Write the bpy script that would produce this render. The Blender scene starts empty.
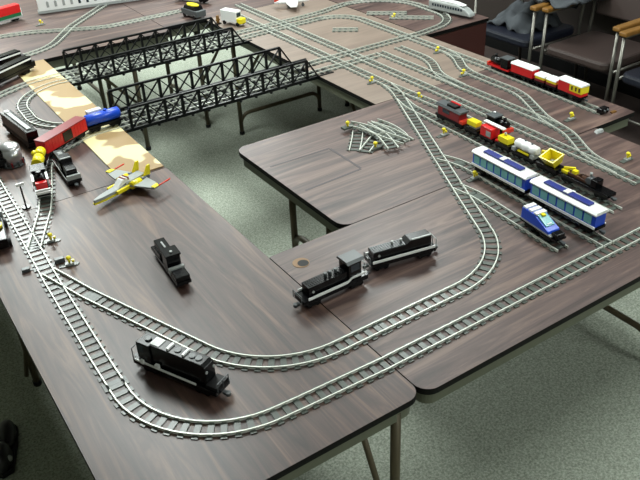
import bpy, bmesh, math, random
from mathutils import Vector, Matrix
random.seed(7)
C = bpy.context.scene
COL = C.collection
# ------------------------------------------------------------------ camera
TZ = 0.740                       # table top height
cam_d = bpy.data.cameras.new('camera'); cam = bpy.data.objects.new('camera', cam_d); COL.objects.link(cam)
cam_d.sensor_width = 36; cam_d.lens = 758.2134 * 36 / 640; cam_d.clip_start = 0.05; cam_d.clip_end = 60
cam.matrix_world = Matrix.Translation((0, 0, TZ + 1.3412)) @ (Matrix.Rotation(-0.55975, 4, 'Z') @ Matrix.Rotation(0.99947, 4, 'X') @ Matrix.Rotation(-0.052336, 4, 'Z'))
C.camera = cam
# ------------------------------------------------------------------ world, lights, exposure
w = bpy.data.worlds.new('world'); C.world = w; w.use_nodes = True
w.node_tree.nodes['Background'].inputs[0].default_value = (0.80, 0.9, 0.92, 1)
w.node_tree.nodes['Background'].inputs[1].default_value = 0.05
C.view_settings.view_transform = 'Standard'; C.view_settings.look = 'None'
C.view_settings.gamma = 1; C.view_settings.use_curve_mapping = False
C.view_settings.exposure = 0.0
CEIL = 2.95
def area(x, y, sx, sy, p, col=(0.93, 1.0, 0.97)):
    d = bpy.data.lights.new('ceiling_lamp', 'AREA'); d.shape = 'RECTANGLE'; d.size = sx; d.size_y = sy; d.energy = p; d.color = col
    o = bpy.data.objects.new('ceiling_lamp', d); COL.objects.link(o); o.location = (x, y, CEIL - 0.08); return o
LAMPS = [(0.9, 3.4), (2.9, 3.6), (0.9, 6.0), (2.9, 6.2), (2.9, 1.0), (0.9, 8.4), (0.9, -1.2), (2.9, -1.2)]
for (x, y) in LAMPS: area(x, y, 0.6, 1.2, 22 if y < 0 else (50 if y < 5 else 80))
# ------------------------------------------------------------------ materials
def hexc(r, g, b):
    f = lambda c: ((c/255 + 0.055)/1.055)**2.4 if c/255 > 0.04045 else c/255/12.92
    return (f(r), f(g), f(b), 1)
def mat(name, rgb, rough=0.45, metal=0.0, spec=0.5, bump=0, var=0.0, vscale=40):
    m = bpy.data.materials.new(name); m.use_nodes = True; nt = m.node_tree; b = nt.nodes['Principled BSDF']
    c = hexc(*rgb); b.inputs['Base Color'].default_value = c
    b.inputs['Roughness'].default_value = rough; b.inputs['Metallic'].default_value = metal
    b.inputs['Specular IOR Level'].default_value = spec
    n = nt.nodes.new('ShaderNodeTexNoise'); n.inputs['Scale'].default_value = vscale; n.inputs['Detail'].default_value = 4
    tc = nt.nodes.new('ShaderNodeTexCoord'); nt.links.new(tc.outputs['Object'], n.inputs['Vector'])
    if var > 0:
        r = nt.nodes.new('ShaderNodeMapRange'); r.inputs[3].default_value = 1-var; r.inputs[4].default_value = 1+var
        nt.links.new(n.outputs['Fac'], r.inputs[0])
        mx = nt.nodes.new('ShaderNodeVectorMath'); mx.operation = 'SCALE'; mx.inputs[0].default_value = c[:3]
        nt.links.new(r.outputs[0], mx.inputs['Scale']); nt.links.new(mx.outputs[0], b.inputs['Base Color'])
    if bump:
        bp = nt.nodes.new('ShaderNodeBump'); bp.inputs['Strength'].default_value = bump; bp.inputs['Distance'].default_value = 0.002
        nt.links.new(n.outputs['Fac'], bp.inputs['Height']); nt.links.new(bp.outputs[0], b.inputs['Normal'])
    return m
def laminate(name, dark, mid, light, grain_axis, rough=0.42):
    m = bpy.data.materials.new(name); m.use_nodes = True; nt = m.node_tree; b = nt.nodes['Principled BSDF']
    tc = nt.nodes.new('ShaderNodeTexCoord'); mp = nt.nodes.new('ShaderNodeMapping')
    mp.inputs['Scale'].default_value = (22, 1.6, 6) if grain_axis == 'y' else (1.6, 22, 6)
    nt.links.new(tc.outputs['Object'], mp.inputs['Vector'])
    n = nt.nodes.new('ShaderNodeTexNoise'); n.inputs['Scale'].default_value = 1.0; n.inputs['Detail'].default_value = 7; n.inputs['Roughness'].default_value = 0.62; n.inputs['Distortion'].default_value = 1.4
    nt.links.new(mp.outputs[0], n.inputs['Vector'])
    cr = nt.nodes.new('ShaderNodeValToRGB'); e = cr.color_ramp.elements
    e[0].position = 0.30; e[0].color = hexc(*dark); e[1].position = 0.72; e[1].color = hexc(*light)
    k = e.new(0.5); k.color = hexc(*mid)
    nt.links.new(n.outputs['Fac'], cr.inputs[0])
    n2 = nt.nodes.new('ShaderNodeTexNoise'); n2.inputs['Scale'].default_value = 3; nt.links.new(tc.outputs['Object'], n2.inputs['Vector'])
    r = nt.nodes.new('ShaderNodeMapRange'); r.inputs[3].default_value = rough-0.05; r.inputs[4].default_value = rough+0.08
    nt.links.new(n2.outputs['Fac'], r.inputs[0]); nt.links.new(r.outputs[0], b.inputs['Roughness'])
    nt.links.new(cr.outputs[0], b.inputs['Base Color']); b.inputs['Specular IOR Level'].default_value = 0.6
    return m
M = {}
M['lamY'] = laminate('walnut_laminate_lengthwise', (36, 24, 22), (70, 51, 46), (112, 86, 70), 'y', 0.4)
M['lamX'] = laminate('walnut_laminate_crosswise', (44, 31, 29), (78, 60, 56), (116, 94, 84), 'x', 0.42)
M['lamP'] = laminate('pale_laminate', (106, 92, 82), (118, 103, 92), (130, 115, 103), 'x')
M['edge'] = mat('black_edge_band', (12, 11, 11), 0.6, spec=0.15)
M['apron'] = mat('olive_steel_apron', (98, 100, 84), 0.5, 0.2, var=0.15)
M['legm'] = mat('bronze_steel_leg', (84, 76, 58), 0.42, 0.3, var=0.1)
M['tie'] = mat('grey_sleeper_plastic', (76, 82, 76), 0.32, var=0.08)
M['rail'] = mat('nickel_rail', (205, 208, 198), 0.38, 0.35)
M['black'] = mat('black_plastic', (7, 7, 9), 0.22, spec=0.3)
M['dblack'] = mat('matte_black_plastic', (8, 8, 9), 0.5, spec=0.25)
M['bridge'] = mat('black_truss_plastic', (9, 10, 12), 0.35, spec=0.3)
M['white'] = mat('white_plastic', (225, 226, 224), 0.3)
M['grey'] = mat('light_grey_plastic', (150, 154, 152), 0.35)
M['dgrey'] = mat('dark_grey_plastic', (72, 76, 78), 0.35)
M['red'] = mat('red_plastic', (205, 26, 28), 0.32)
M['dred'] = mat('dark_red_plastic', (120, 22, 30), 0.35)
M['yellow'] = mat('yellow_plastic', (226, 208, 30), 0.3)
M['blue'] = mat('blue_plastic', (22, 70, 190), 0.3)
M['navy'] = mat('navy_plastic', (32, 44, 120), 0.35)
M['aqua'] = mat('aqua_window_plastic', (110, 170, 172), 0.15)
M['green'] = mat('green_plastic', (20, 100, 60), 0.35)
M['brown'] = mat('brown_plastic', (74, 44, 26), 0.4)
M['orange'] = mat('red_orange_plastic', (205, 60, 40), 0.35)
M['silver'] = mat('silver_metal', (190, 190, 192), 0.3, 0.8)
M['glass'] = mat('smoked_window_plastic', (40, 50, 58), 0.12)
M['chrome'] = mat('chrome_tube', (112, 110, 104), 0.35, 0.85)
M['oak'] = mat('varnished_oak_arm', (122, 86, 38), 0.35, var=0.15, vscale=25)
M['seatb'] = mat('brown_vinyl', (58, 47, 44), 0.45, var=0.1)
M['seatk'] = mat('dark_blue_vinyl', (20, 23, 34), 0.4, var=0.1)
M['coat'] = mat('grey_coat_fabric', (62, 66, 70), 0.9, bump=1.0, var=0.35, vscale=14)
M['panel'] = mat('dark_wood_panel', (66, 34, 30), 0.45, var=0.2, vscale=6)
M['shoe'] = mat('black_shoe_leather', (18, 18, 18), 0.35)
M['tapem'] = mat('worn_grey_tape', (58, 50, 52), 0.5)
M['cord'] = mat('black_cord_rubber', (20, 20, 20), 0.5)
def terrain():
    m = bpy.data.materials.new('painted_terrain_board'); m.use_nodes = True; nt = m.node_tree; b = nt.nodes['Principled BSDF']
    tc = nt.nodes.new('ShaderNodeTexCoord'); n = nt.nodes.new('ShaderNodeTexNoise'); n.inputs['Scale'].default_value = 4.2; n.inputs['Detail'].default_value = 2
    nt.links.new(tc.outputs['Object'], n.inputs['Vector']); cr = nt.nodes.new('ShaderNodeValToRGB'); cr.color_ramp.interpolation = 'LINEAR'; e = cr.color_ramp.elements
    e[0].position = 0.455; e[0].color = hexc(208, 196, 148); e[1].position = 0.48; e[1].color = hexc(146, 120, 78)
    nt.links.new(n.outputs['Fac'], cr.inputs[0]); nt.links.new(cr.outputs[0], b.inputs['Base Color']); b.inputs['Roughness'].default_value = 0.6
    return m
M['terrain'] = terrain()
def carpet():
    m = bpy.data.materials.new('speckled_grey_carpet'); m.use_nodes = True; nt = m.node_tree; b = nt.nodes['Principled BSDF']
    tc = nt.nodes.new('ShaderNodeTexCoord'); n = nt.nodes.new('ShaderNodeTexNoise'); n.inputs['Scale'].default_value = 120; n.inputs['Detail'].default_value = 3; n.inputs['Roughness'].default_value = 0.8
    nt.links.new(tc.outputs['Object'], n.inputs['Vector']); cr = nt.nodes.new('ShaderNodeValToRGB'); e = cr.color_ramp.elements
    e[0].position = 0.36; e[0].color = hexc(118, 124, 112); e[1].position = 0.64; e[1].color = hexc(172, 178, 164)
    nt.links.new(n.outputs['Fac'], cr.inputs[0]); nt.links.new(cr.outputs[0], b.inputs['Base Color']); b.inputs['Roughness'].default_value = 0.95; b.inputs['Specular IOR Level'].default_value = 0.1
    bp = nt.nodes.new('ShaderNodeBump'); bp.inputs['Strength'].default_value = 0.4; bp.inputs['Distance'].default_value = 0.004
    nt.links.new(n.outputs['Fac'], bp.inputs['Height']); nt.links.new(bp.outputs[0], b.inputs['Normal'])
    return m
M['carpet'] = carpet()
M['wall'] = mat('painted_wall', (150, 148, 136), 0.8, var=0.04, vscale=3)
M['wallp'] = mat('dark_panelled_wall', (40, 29, 26), 0.6, var=0.2, vscale=4)
M['ceil'] = mat('white_ceiling_tile', (205, 208, 204), 0.9, var=0.03)
mm_ = bpy.data.materials.new('lit_lamp_diffuser'); mm_.use_nodes = True; _b = mm_.node_tree.nodes['Principled BSDF']
_b.inputs['Emission Color'].default_value = (0.93, 1, 0.97, 1); _b.inputs['Emission Strength'].default_value = 5; M['lit'] = mm_
# ------------------------------------------------------------------ helpers (all plan coordinates in mm, z in mm above the table top)
class MB:
    """collects boxes, cylinders, tubes and prisms (mm) into ONE mesh"""
    def __init__(s): s.bm = bmesh.new(); s.mi = 0
    def _f(s, vs):
        try: f = s.bm.faces.new(vs); f.material_index = s.mi; return f
        except ValueError: return None
    def m(s, i): s.mi = i; return s
    def box(s, x0, x1, y0, y1, z0, z1):
        return s.prism([(x0, y0), (x1, y0), (x1, y1), (x0, y1)], z0, z1)
    def prism(s, pts, z0, z1, axis='z', top=None):
        f = {'z': lambda a, b, c: (a, b, c), 'y': lambda a, b, c: (a, c, b), 'x': lambda a, b, c: (c, a, b)}[axis]
        lo = [s.bm.verts.new(f(a, b, z0)) for a, b in pts]; hi = [s.bm.verts.new(f(a, b, z1)) for a, b in (top or pts)]
        n = len(pts); s._f(lo[::-1]); s._f(hi)
        for i in range(n): s._f([lo[i], lo[(i+1) % n], hi[(i+1) % n], hi[i]])
        return s
    def tube(s, pts, r, n=8, rr=None):
        pts = [Vector(p) for p in pts]; rings = []; up0 = None
        for i, p in enumerate(pts):
            d = (pts[min(i+1, len(pts)-1)] - pts[max(i-1, 0)]).normalized()
            if up0 is None: up0 = Vector((0, 0, 1)) if abs(d.z) < 0.9 else Vector((1, 0, 0))
            a = d.cross(up0); 
            if a.length < 1e-4: a = d.cross(Vector((0, 1, 0)))
            a.normalize(); b = a.cross(d).normalized(); up0 = b
            q = rr[i] if rr else r
            rings.append([s.bm.verts.new(p + a*q*math.cos(t*2*math.pi/n) + b*q*math.sin(t*2*math.pi/n)) for t in range(n)])
        for A, B in zip(rings, rings[1:]):
            for t in range(n): 
                f = s._f([A[t], A[(t+1) % n], B[(t+1) % n], B[t]])
                if f and n > 6: f.smooth = True
        s._f(rings[0][::-1]); s._f(rings[-1]); return s
    def cyl(s, c, r, h, axis='z', n=14, r2=None):
        v = {'x': Vector((1, 0, 0)), 'y': Vector((0, 1, 0)), 'z': Vector((0, 0, 1))}[axis]
        c = Vector(c); return s.tube([c, c + v*h], r, n, [r, r if r2 is None else r2])
    def bar(s, a, b, wd, ht=None):
        """square bar between two points"""
        a = Vector(a); b = Vector(b); d = (b-a).normalized(); ht = ht or wd
        u = d.cross(Vector((0, 0, 1))); u = Vector((0, 1, 0)) if u.length < 1e-4 else u.normalized(); v = u.cross(d).normalized()
        R = []
        for p in (a, b): R.append([s.bm.verts.new(p + u*(i*wd/2) + v*(j*ht/2)) for i, j in ((-1, -1), (1, -1), (1, 1), (-1, 1))])
        s._f(R[0][::-1]); s._f(R[1])
        for t in range(4): s._f([R[0][t], R[0][(t+1) % 4], R[1][(t+1) % 4], R[1][t]])
        return s
    def sphere(s, c, rx, ry, rz, n=14, k=8, half=False):
        rows = []
        for j in range(k+1):
            th = (math.pi/2 if half else math.pi)*j/k
            rows.append([s.bm.verts.new((c[0]+rx*math.sin(th)*math.cos(t*2*math.pi/n), c[1]+ry*math.sin(th)*math.sin(t*2*math.pi/n), c[2]+rz*math.cos(th))) for t in range(n)])
        for A, B in zip(rows, rows[1:]):
            for t in range(n):
                f = s._f([A[t], B[t], B[(t+1) % n], A[(t+1) % n]])
                if f: f.smooth = True
        return s
    def studs(s, x0, x1, y0, y1, z):
        x = x0+4
        while x < x1-2:
            y = y0+4
            while y < y1-2: s.cyl((x, y, z), 2.4, 1.8, 'z', 8); y += 8
            x += 8
        return s
    def build(s, name, mats, parent=None, loc=None, bevel=0):
        bmesh.ops.remove_doubles(s.bm, verts=s.bm.verts, dist=0.0005)
        bmesh.ops.recalc_face_normals(s.bm, faces=s.bm.faces)
        bmesh.ops.scale(s.bm, vec=(0.001,)*3, verts=s.bm.verts)
        me = bpy.data.meshes.new(name); s.bm.to_mesh(me); s.bm.free()
        for m in (mats if isinstance(mats, (list, tuple)) else [mats]): me.materials.append(m if not isinstance(m, str) else M[m])
        o = bpy.data.objects.new(name, me); COL.objects.link(o)
        if parent: o.parent = parent
        if loc: o.location = (loc[0]/1000, loc[1]/1000, loc[2]/1000 + (0 if parent else TZ))
        elif not parent: o.location = (0, 0, TZ)
        if bevel:
            b = o.modifiers.new('bevel', 'BEVEL'); b.width = bevel/1000; b.segments = 2; b.limit_method = 'ANGLE'; b.angle_limit = 0.9
        return o
def tag(o, label, cat, group=None, kind=None):
    o['label'] = label; o['category'] = cat
    if group: o['group'] = group
    if kind: o['kind'] = kind
    return o
def thing(name, label, cat, loc=(0, 0, 0), rot=0, group=None):
    o = bpy.data.objects.new(name, None); COL.objects.link(o); o.empty_display_size = 0.02
    o.location = (loc[0]/1000, loc[1]/1000, loc[2]/1000 + TZ); o.rotation_euler = (0, 0, rot)
    return tag(o, label, cat, group)
def struct(o): o['kind'] = 'structure'; return o
def along(name, label, cat, p0, p1, z=0, group=None, sy=1, sz=1):
    """thing whose local x axis runs from p0 towards p1 (mm); returns the thing and the length"""
    d = Vector((p1[0]-p0[0], p1[1]-p0[1])); 
    t = thing(name, label, cat, (p0[0], p0[1], z), math.atan2(d.y, d.x), group); t.scale = (1, sy, sz)
    return t, d.length
# ------------------------------------------------------------------ setting
FZ = -740; CZ = (CEIL-TZ)*1000
X0, X1, Y0, Y1 = -2600, 4440, -2600, 9800
struct(MB().box(X0, X1, Y0, Y1, FZ-60, FZ).build('floor', 'carpet'))
struct(MB().box(X0, X1, Y0, Y1, CZ, CZ+60).build('ceiling', 'ceil'))
struct(MB().box(X1, X1+80, Y0, Y1, FZ, CZ).build('wall_right', 'wallp'))
struct(MB().box(X0-80, X0, Y0, Y1, FZ, CZ).build('wall_left', 'wall'))
struct(MB().box(X0, X1, Y1, Y1+80, FZ, CZ).build('wall_back', 'wall'))
struct(MB().box(X0, X1, Y0-80, Y0, FZ, CZ).build('wall_front', 'wall'))
struct(MB().box(X1-14, X1, Y0, Y1, FZ, FZ+90).build('baseboard_right', 'dblack'))
for i, (x, y) in enumerate(LAMPS):
    t = thing('ceiling_light', 'recessed fluorescent ceiling panel over the tables', 'ceiling light', (x*1000, y*1000, CZ-50), 0, 'fluorescent ceiling panels')
    f = MB(); f.box(-330, 330, -630, -605, 0, 50); f.box(-330, 330, 605, 630, 0, 50); f.box(-330, -305, -605, 605, 0, 50); f.box(305, 330, -605, 605, 0, 50); f.build('frame', 'white', t)
    MB().box(-304, 304, -604, 604, 20, 49).build('diffuser', 'lit', t)
# ------------------------------------------------------------------ tables
def rrect(x0, x1, y0, y1, rs, n=6):
    """rounded rectangle, rs = radii at (x0,y0),(x1,y0),(x1,y1),(x0,y1)"""
    out = []
    for (cx, cy, r, a0) in ((x0, y0, rs[0], 180), (x1, y0, rs[1], 270), (x1, y1, rs[2], 0), (x0, y1, rs[3], 90)):
        sx = 1 if cx == x0 else -1; sy = 1 if cy == y0 else -1
        if r == 0: out.append((cx, cy)); continue
        for k in range(n+1):
            a = math.radians(a0 + 90*k/n); out.append((cx + sx*r + r*math.cos(a), cy + sy*r + r*math.sin(a)))
    return out
def table(label, x0, x1, y0, y1, top, rs=(48,)*4, long='y', leg_in=230, skip=(), cross=140, panel=False, frames=(-1, 1), winset=95, brace=True):
    t = thing('folding_table', label, 'table', ((x0+x1)/2, (y0+y1)/2, FZ))
    H = 740; a, b = (x1-x0)/2, (y1-y0)/2; g = 1.7
    o = MB().prism(rrect(-a+g, a-g, -b+g, b-g, rs), H-19, H).build('tabletop', [M[top]], t)
    out = rrect(-a+g-.5, a-g+.5, -b+g-.5, b-g+.5, rs); inn = rrect(-a+6, a-6, -b+6, b-6, [max(r-6, 1) for r in rs])
    e = MB(); n = len(out)
    if n == len(inn):
        lo = [[e.bm.verts.new((p[0], p[1], z)) for p in q] for q, z in ((out, H-0.3), (out, H-19.4), (inn, H-19.4), (inn, H-19.1))]
        for A, B in zip(lo, lo[1:]):
            for k in range(n): e._f([A[k], A[(k+1) % n], B[(k+1) % n], B[k]])
    e.build('edge_band', 'edge', t)
    i = 14; q = [max(v-8, 8) for v in rs]; p = MB()
    po = rrect(-a+i, a-i, -b+i, b-i, q); pi_ = rrect(-a+i+4, a-i-4, -b+i+4, b-i-4, q)
    lo = [[p.bm.verts.new((v[0], v[1], z)) for v in ring] for ring, z in ((po, H-20.5), (po, H-64), (pi_, H-64), (pi_, H-20.5))]
    for A, B in zip(lo, lo[1:] + lo[:1]):
        for k in range(len(A)): p._f([A[k], A[(k+1) % len(A)], B[(k+1) % len(A)], B[k]])
    p.build('apron', 'apron', t)
    for s in frames:
        L = b if long == 'y' else a; W = a if long == 'y' else b; W -= winset; u = s*(L-leg_in)
        P = (lambda q, z, du=0: (q, u+du, z)) if long == 'y' else (lambda q, z, du=0: (u+du, q, z))
        for q in (-1, 1):
            l = MB().tube([P(q*W, 0), P(q*W, H-40)], 14, 10).build('leg', 'legm', t)
            MB().tube([P(q*W, 0), P(q*W, 22)], 17, 10).build('foot_cap', 'dblack', l)
            if brace == 'in': MB().tube([P(q*(W+30), 60), P(q*(W-102), H-60)], 9, 8).build('brace', 'legm', t)
            elif brace: MB().tube([P(q*(W-18), 300), P(q*(W-60), H-45, -s*330)], 9, 8).build('brace', 'legm', t)
        r = 70; c = []
        for k in range(7): an = math.pi/2*k/6; c.append((-W + r - r*math.cos(an), cross - r + r*math.sin(an)))
        for k in range(7): an = math.pi/2*(1-k/6); c.append((W - r + r*math.cos(an), cross - r + r*math.sin(an)))
        MB().tube([P(*q) for q in c], 13, 8).build('cross_bar', 'legm', t)
    if panel: MB().box(-a+12, a-12, -b+8, -b+22, 120, H-27).build('modesty_panel', 'panel', t)
    return t
T = dict
table('brown laminate folding table at lower left, holding the front curve of the outer track', 161, 922, 1028, 2575, 'lamY', (48, 40, 6, 6), leg_in=26, winset=66, brace='in')
table('brown laminate folding table at left edge, holding the red boxcar and cream terrain board', 161, 919, 2575, 4200, 'lamY', (6, 6, 48, 48))
table('brown laminate folding table in front, holding the two coupled black diesels', 922, 2476, 1024, 1785, 'lamX', (44, 48, 6, 6), long='x', frames=(1,), winset=190)
table('brown laminate folding table with the loose track pile, square to the yard tracks', 1210, 2731, 1785, 2552, 'lamX', (48, 6, 6, 48), long='x', leg_in=110, cross=420, winset=250, brace=False)
table('pale folding table under the crossing yard tracks, right of the bridges', 1930, 2731, 2552, 4270, 'lamP', (6, 6, 6, 6), leg_in=150)
table('grey brown folding table behind the far bridge with the long pale train', -158, 1671, 4200, 4962, 'lamX', (6, 6, 6, 6), long='x')
table('grey brown folding table carrying the white plane and yellow-nosed truck', 1671, 3500, 4270, 5032, 'lamX', (6, 6, 6, 6), long='x')
table('grey brown folding table furthest away at top left under the pale train and red engine', -158, 1671, 4962, 5724, 'lamX', (6, 6, 6, 6), long='x')
table('narrow brown table at the top under the loop track and grey streamlined train', 2735, 3215, 3150, 4268, 'lamX', (6, 6, 6, 6), leg_in=200, panel=True)
hole = thing('grommet', 'round yellow-rimmed cable hole in the front table beside the black diesel', 'grommet', (987, 1694, 0))
g = MB(); g.cyl((0, 0, 0.1), 27, 1.2, 'z', 28); g.build('rim', M['oak'], hole); MB().cyl((4, -6, 0.2), 18, 1.4, 'z', 24).build('opening', 'dblack', hole)
tag(MB().box(738-826, 915-826, 2585-3410, 4190-3410, 0.2, 5).build('terrain_board', 'terrain', None, (826, 3410, 0)), 'cream and tan painted terrain board lying along the table edge under the bridge ends', 'board')
# ------------------------------------------------------------------ tracks
def fillet(V, R=320, step=12):
    """polyline with rounded corners -> evenly spaced samples; V items (x,y[,R])"""
    pts = [Vector(V[0][:2])]
    for i in range(1, len(V)-1):
        p = Vector(V[i][:2]); a = Vector(V[i-1][:2]) - p; b = Vector(V[i+1][:2]) - p; r = V[i][2] if len(V[i]) > 2 else R
        la, lb = a.length, b.length; a.normalize(); b.normalize()
        ang = math.acos(max(-1, min(1, a.dot(b)))); turn = math.pi - ang
        if turn < 0.01: pts.append(p); continue
        tl = r*math.tan(turn/2); m = min(la, lb)*(0.98)
        if tl > m: tl = m; r = tl/math.tan(turn/2)
        c = p + (a+b).normalized()*(r/math.cos(turn/2)); s = p + a*tl; e = p + b*tl
        n = max(2, int(r*turn/step)); v0 = s-c; v1 = e-c; cr = v0.x*v1.y - v0.y*v1.x; sg = 1 if cr > 0 else -1
        for k in range(n+1):
            t = sg*turn*k/n; pts.append(c + Vector((v0.x*math.cos(t)-v0.y*math.sin(t), v0.x*math.sin(t)+v0.y*math.cos(t))))
    pts.append(Vector(V[-1][:2])); out = [pts[0]]
    for p in pts[1:]:
        if (p-out[-1]).length > 0.5: out.append(p)
    return out
_sl = MB(); _sl.box(-8, 8, -32, 32, 0, 2.8); _sl.box(-6, 6, -24, -16, 2.8, 4.6); _sl.box(-6, 6, 16, 24, 2.8, 4.6)
_slo = _sl.build('sleeper', 'tie'); SL = _slo.data; SLD = SL.copy(); SLD.materials[0] = M['bridge']; bpy.data.objects.remove(_slo)
def sweep(P, off, name, parent, z=0):
    m = MB(); rings = []
    for i, p in enumerate(P):
        a = P[max(i-1, 0)]; b = P[min(i+1, len(P)-1)]; d = (b-a).normalized(); nrm = Vector((-d.y, d.x))
        prof = [(-2.2, 2), (2.2, 2), (1.3, 5), (1.65, 9.6), (-1.65, 9.6), (-1.3, 5)]
        rings.append([m.bm.verts.new((*(p + nrm*(off+q)), h+z)) for q, h in prof])
    for A, B in zip(rings, rings[1:]):
        for k in range(6): m._f([A[k], A[(k+1) % 6], B[(k+1) % 6], B[k]])
    m._f(rings[0][::-1]); m._f(rings[-1]); return m.build(name, 'rail', parent)
def track(label, V, R=320, s0=0, z=0, pitch=32, name='model_track', loc=None, rot=0, world=True, dark=False, plate=None):
    if world: V = [(v[0]*.9926, v[1]*.9926, *v[2:]) for v in V]
    P = fillet(V, R); o = Vector(V[0][:2]); P = [p-o for p in P]
    t = thing(name, label, 'track', (*(loc or o), z), rot)
    sweep(P, -20.8, 'rail', t); sweep(P, 20.8, 'rail', t)
    acc = 0; nxt = 10 + s0; n = 0
    for a, b in zip(P, P[1:]):
        L = (b-a).length
        while nxt <= acc + L and n < 100:
            q = a + (b-a)*((nxt-acc)/L); s = bpy.data.objects.new('sleeper', SLD if dark else SL); COL.objects.link(s); s.parent = t
            s.location = (q.x/1000, q.y/1000, (0.0 if s0 == 0 else 0.0003)); s.rotation_euler = (0, 0, math.atan2((b-a).y, (b-a).x)); nxt += pitch; n += 1
        acc += L
    for k, d in ((0, 1), (-1, -1)):
        if plate and ('s' if k == 0 else 'e') in plate:
            n_ = max(2, int(46/12)); a = P[n_ if k == 0 else -1-n_]; b = P[n_*2 if k == 0 else -1-2*n_]; g = (b-a).normalized(); q = Vector((-g.y, g.x)); c = a
            MB().prism([tuple(c + q*17), tuple(c - q*17), tuple(c + g*40 - q*17), tuple(c + g*40 + q*17)], 0.4, 4.6).build('point_plate', 'tie', t)
    return t
track('grey outer track running straight up the left table edge to the front curve', [(345, 3200), (333, 2768), (326, 2382), (315, 2071), (310, 1640), (310, 1500)], world=False)
track('grey outer track sweeping round the front left corner and along the front edge', [(310, 1520), (309, 1197, 300), (660, 1176), (900, 1166), (2450, 1166)], world=False)
track('grey inner track crossing diagonally behind the front black diesel into its curve', [(324, 2150), (386, 1955), (636, 1303), (1000, 1303)], s0=96, plate='s')
track('grey inner track bending up from the front table toward the yard ladder', [(1000, 1303), (1493, 1303), (1660, 1668), (2105, 2620), (2128, 2720)])
track('long straight yard track, second from the pale table left edge', [(2252, 4440), (2252, 2400), (2236, 1391)])
track('straight yard track nearest the left edge of the pale table', [(2130, 4250), (2130, 2700), (2148, 2350), (2135, 1960)])
track('siding under the dark red caboose train', [(2075, 2560), (2040, 2440), (2012, 1310)], s0=60, plate='s')
track('siding under the white and blue passenger coaches', [(1812, 1985), (1845, 1890), (1832, 1600), (1818, 1190)], s0=60, plate='s')
track('short siding leading down to the small blue engine', [(1705, 1770), (1718, 1680), (1704, 1500), (1688, 1262)], s0=60, plate='s')
track('yard track third from the pale table edge, merging left near the front seam', [(2378, 3110), (2380, 1850), (2260, 1640), (2244, 1480)])
track('short yard spur curving left onto the third yard track', [(2505, 3110), (2505, 2840), (2395, 2660), (2383, 2480)])
track('outermost yard track beside the red and white coach train', [(2460, 3826), (2655, 3820, 300), (2655, 2560), (2630, 1870)])
track('crossover track snaking from the outermost yard track toward the table seam', [(2652, 2900), (2640, 2800), (2527, 2620), (2524, 2240), (2400, 1990), (2378, 1890)], s0=60, plate='s')
track('track from the near bridge crossing the yard toward the top loop', [(2020, 3204), (2740, 3206), (2860, 3225)])
track('tight loop of track on the narrow brown table at the top', [(2860, 3225), (3075, 3270, 230), (3110, 3960, 330), (2740, 3975, 400), (2560, 3928)])
track('track from the far bridge crossing the yard, upper of the pair', [(2560, 3928), (2350, 3918), (1950, 3915)])
track('track from the far bridge curving away into the yard, lower of the pair', [(2500, 3826), (2240, 3826), (1950, 3812)])
track('short stub track crossing the yard from the front side of the near bridge', [(2016, 3082), (2345, 3078)])
track('track on the near bridge, front lane', [(935, 3085), (2012, 3080)], dark=True)
track('track on the near bridge, rear lane', [(935, 3200), (2018, 3203)], dark=True)
track('track on the far bridge, front lane', [(885, 3805), (1948, 3808)], dark=True)
track('track on the far bridge, rear lane', [(885, 3915), (1948, 3914)], dark=True)
track('curved track under the red boxcar leading down to the white-barred steam engine', [(935, 3085), (740, 3085, 400), (560, 2960, 300), (478, 2680), (430, 2540, 200), (330, 2320)])
track('semicircle track on the left table joining the two bridges', [(935, 3200), (800, 3215, 200), (628, 3270, 260), (640, 3790, 260), (885, 3810)])
track('track leading left off the far bridge under the two black diesels', [(885, 3915), (740, 3905), (400, 3740)])
track('faint curved track on the grey table behind the far bridge, rising to the right', [(640, 4330), (1000, 4380), (1240, 4720), (1640, 5120)])
track('faint near straight track along the grey table behind the far bridge', [(560, 4880), (1000, 4780), (1400, 4560), (1900, 4560)])
track('short straight track piece lying loose inside the yard arc', [(2410, 3592), (2522, 3498)], name='loose_track')
tag_l = track('loose track piece lying inside the top loop', [(2800, 3560), (2990, 3380)], name='loose_track', z=0.4)
track('loose grey track piece by the far-left edge of the narrow brown table', [(2750, 3720), (2930, 3560)], name='loose_track', z=0.4)
def loose_switch(label, V, z, side, knob=None, branch=None, first=False):
    t = track(label, V, 320, 0, z, name='track_switch', world=False); t['category'] = 'track switch'; o = Vector(V[0])
    if branch:
        P = [p-o for p in fillet(branch, 320)]; sweep(P, -20.8, 'rail', t); sweep(P, 20.8, 'rail', t)
        n = len(P); d = (P[-1]-P[0]).normalized(); q = Vector((-d.y, d.x))
        for k in range(int((P[-1]-P[0]).length//32)):
            c = P[0] + (P[-1]-P[0])*((k+.5)*32/(P[-1]-P[0]).length); s = bpy.data.objects.new('sleeper', SL); COL.objects.link(s); s.parent = t; s.location = (c.x/1000, c.y/1000, 0.0004); s.rotation_euler = (0, 0, math.atan2(d.y, d.x))
    if knob:
        k = Vector(knob) - o
        MB().box(k.x-26, k.x+26, k.y-13, k.y+13, 0, 9).build('throw_box', 'tie', t)
        MB().cyl((k.x, k.y, 9), 5, 12, 'z').sphere((k.x, k.y, 25), 9, 9, 8).build('lever', 'yellow', t)
    return t
loose_switch('loose switch at the front left of the track pile, lying toward the camera', [(1696, 2364), (1640, 2295), (1575, 2222)], 0, 1, None, None)
loose_switch('loose curved switch with a yellow lever at the far left end of the track pile', [(1690, 2420), (1738, 2340), (1728, 2228), (1690, 2118)], 14, 1, (1668, 2398), [(1738, 2380), (1735, 2250), (1765, 2130)])
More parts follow.
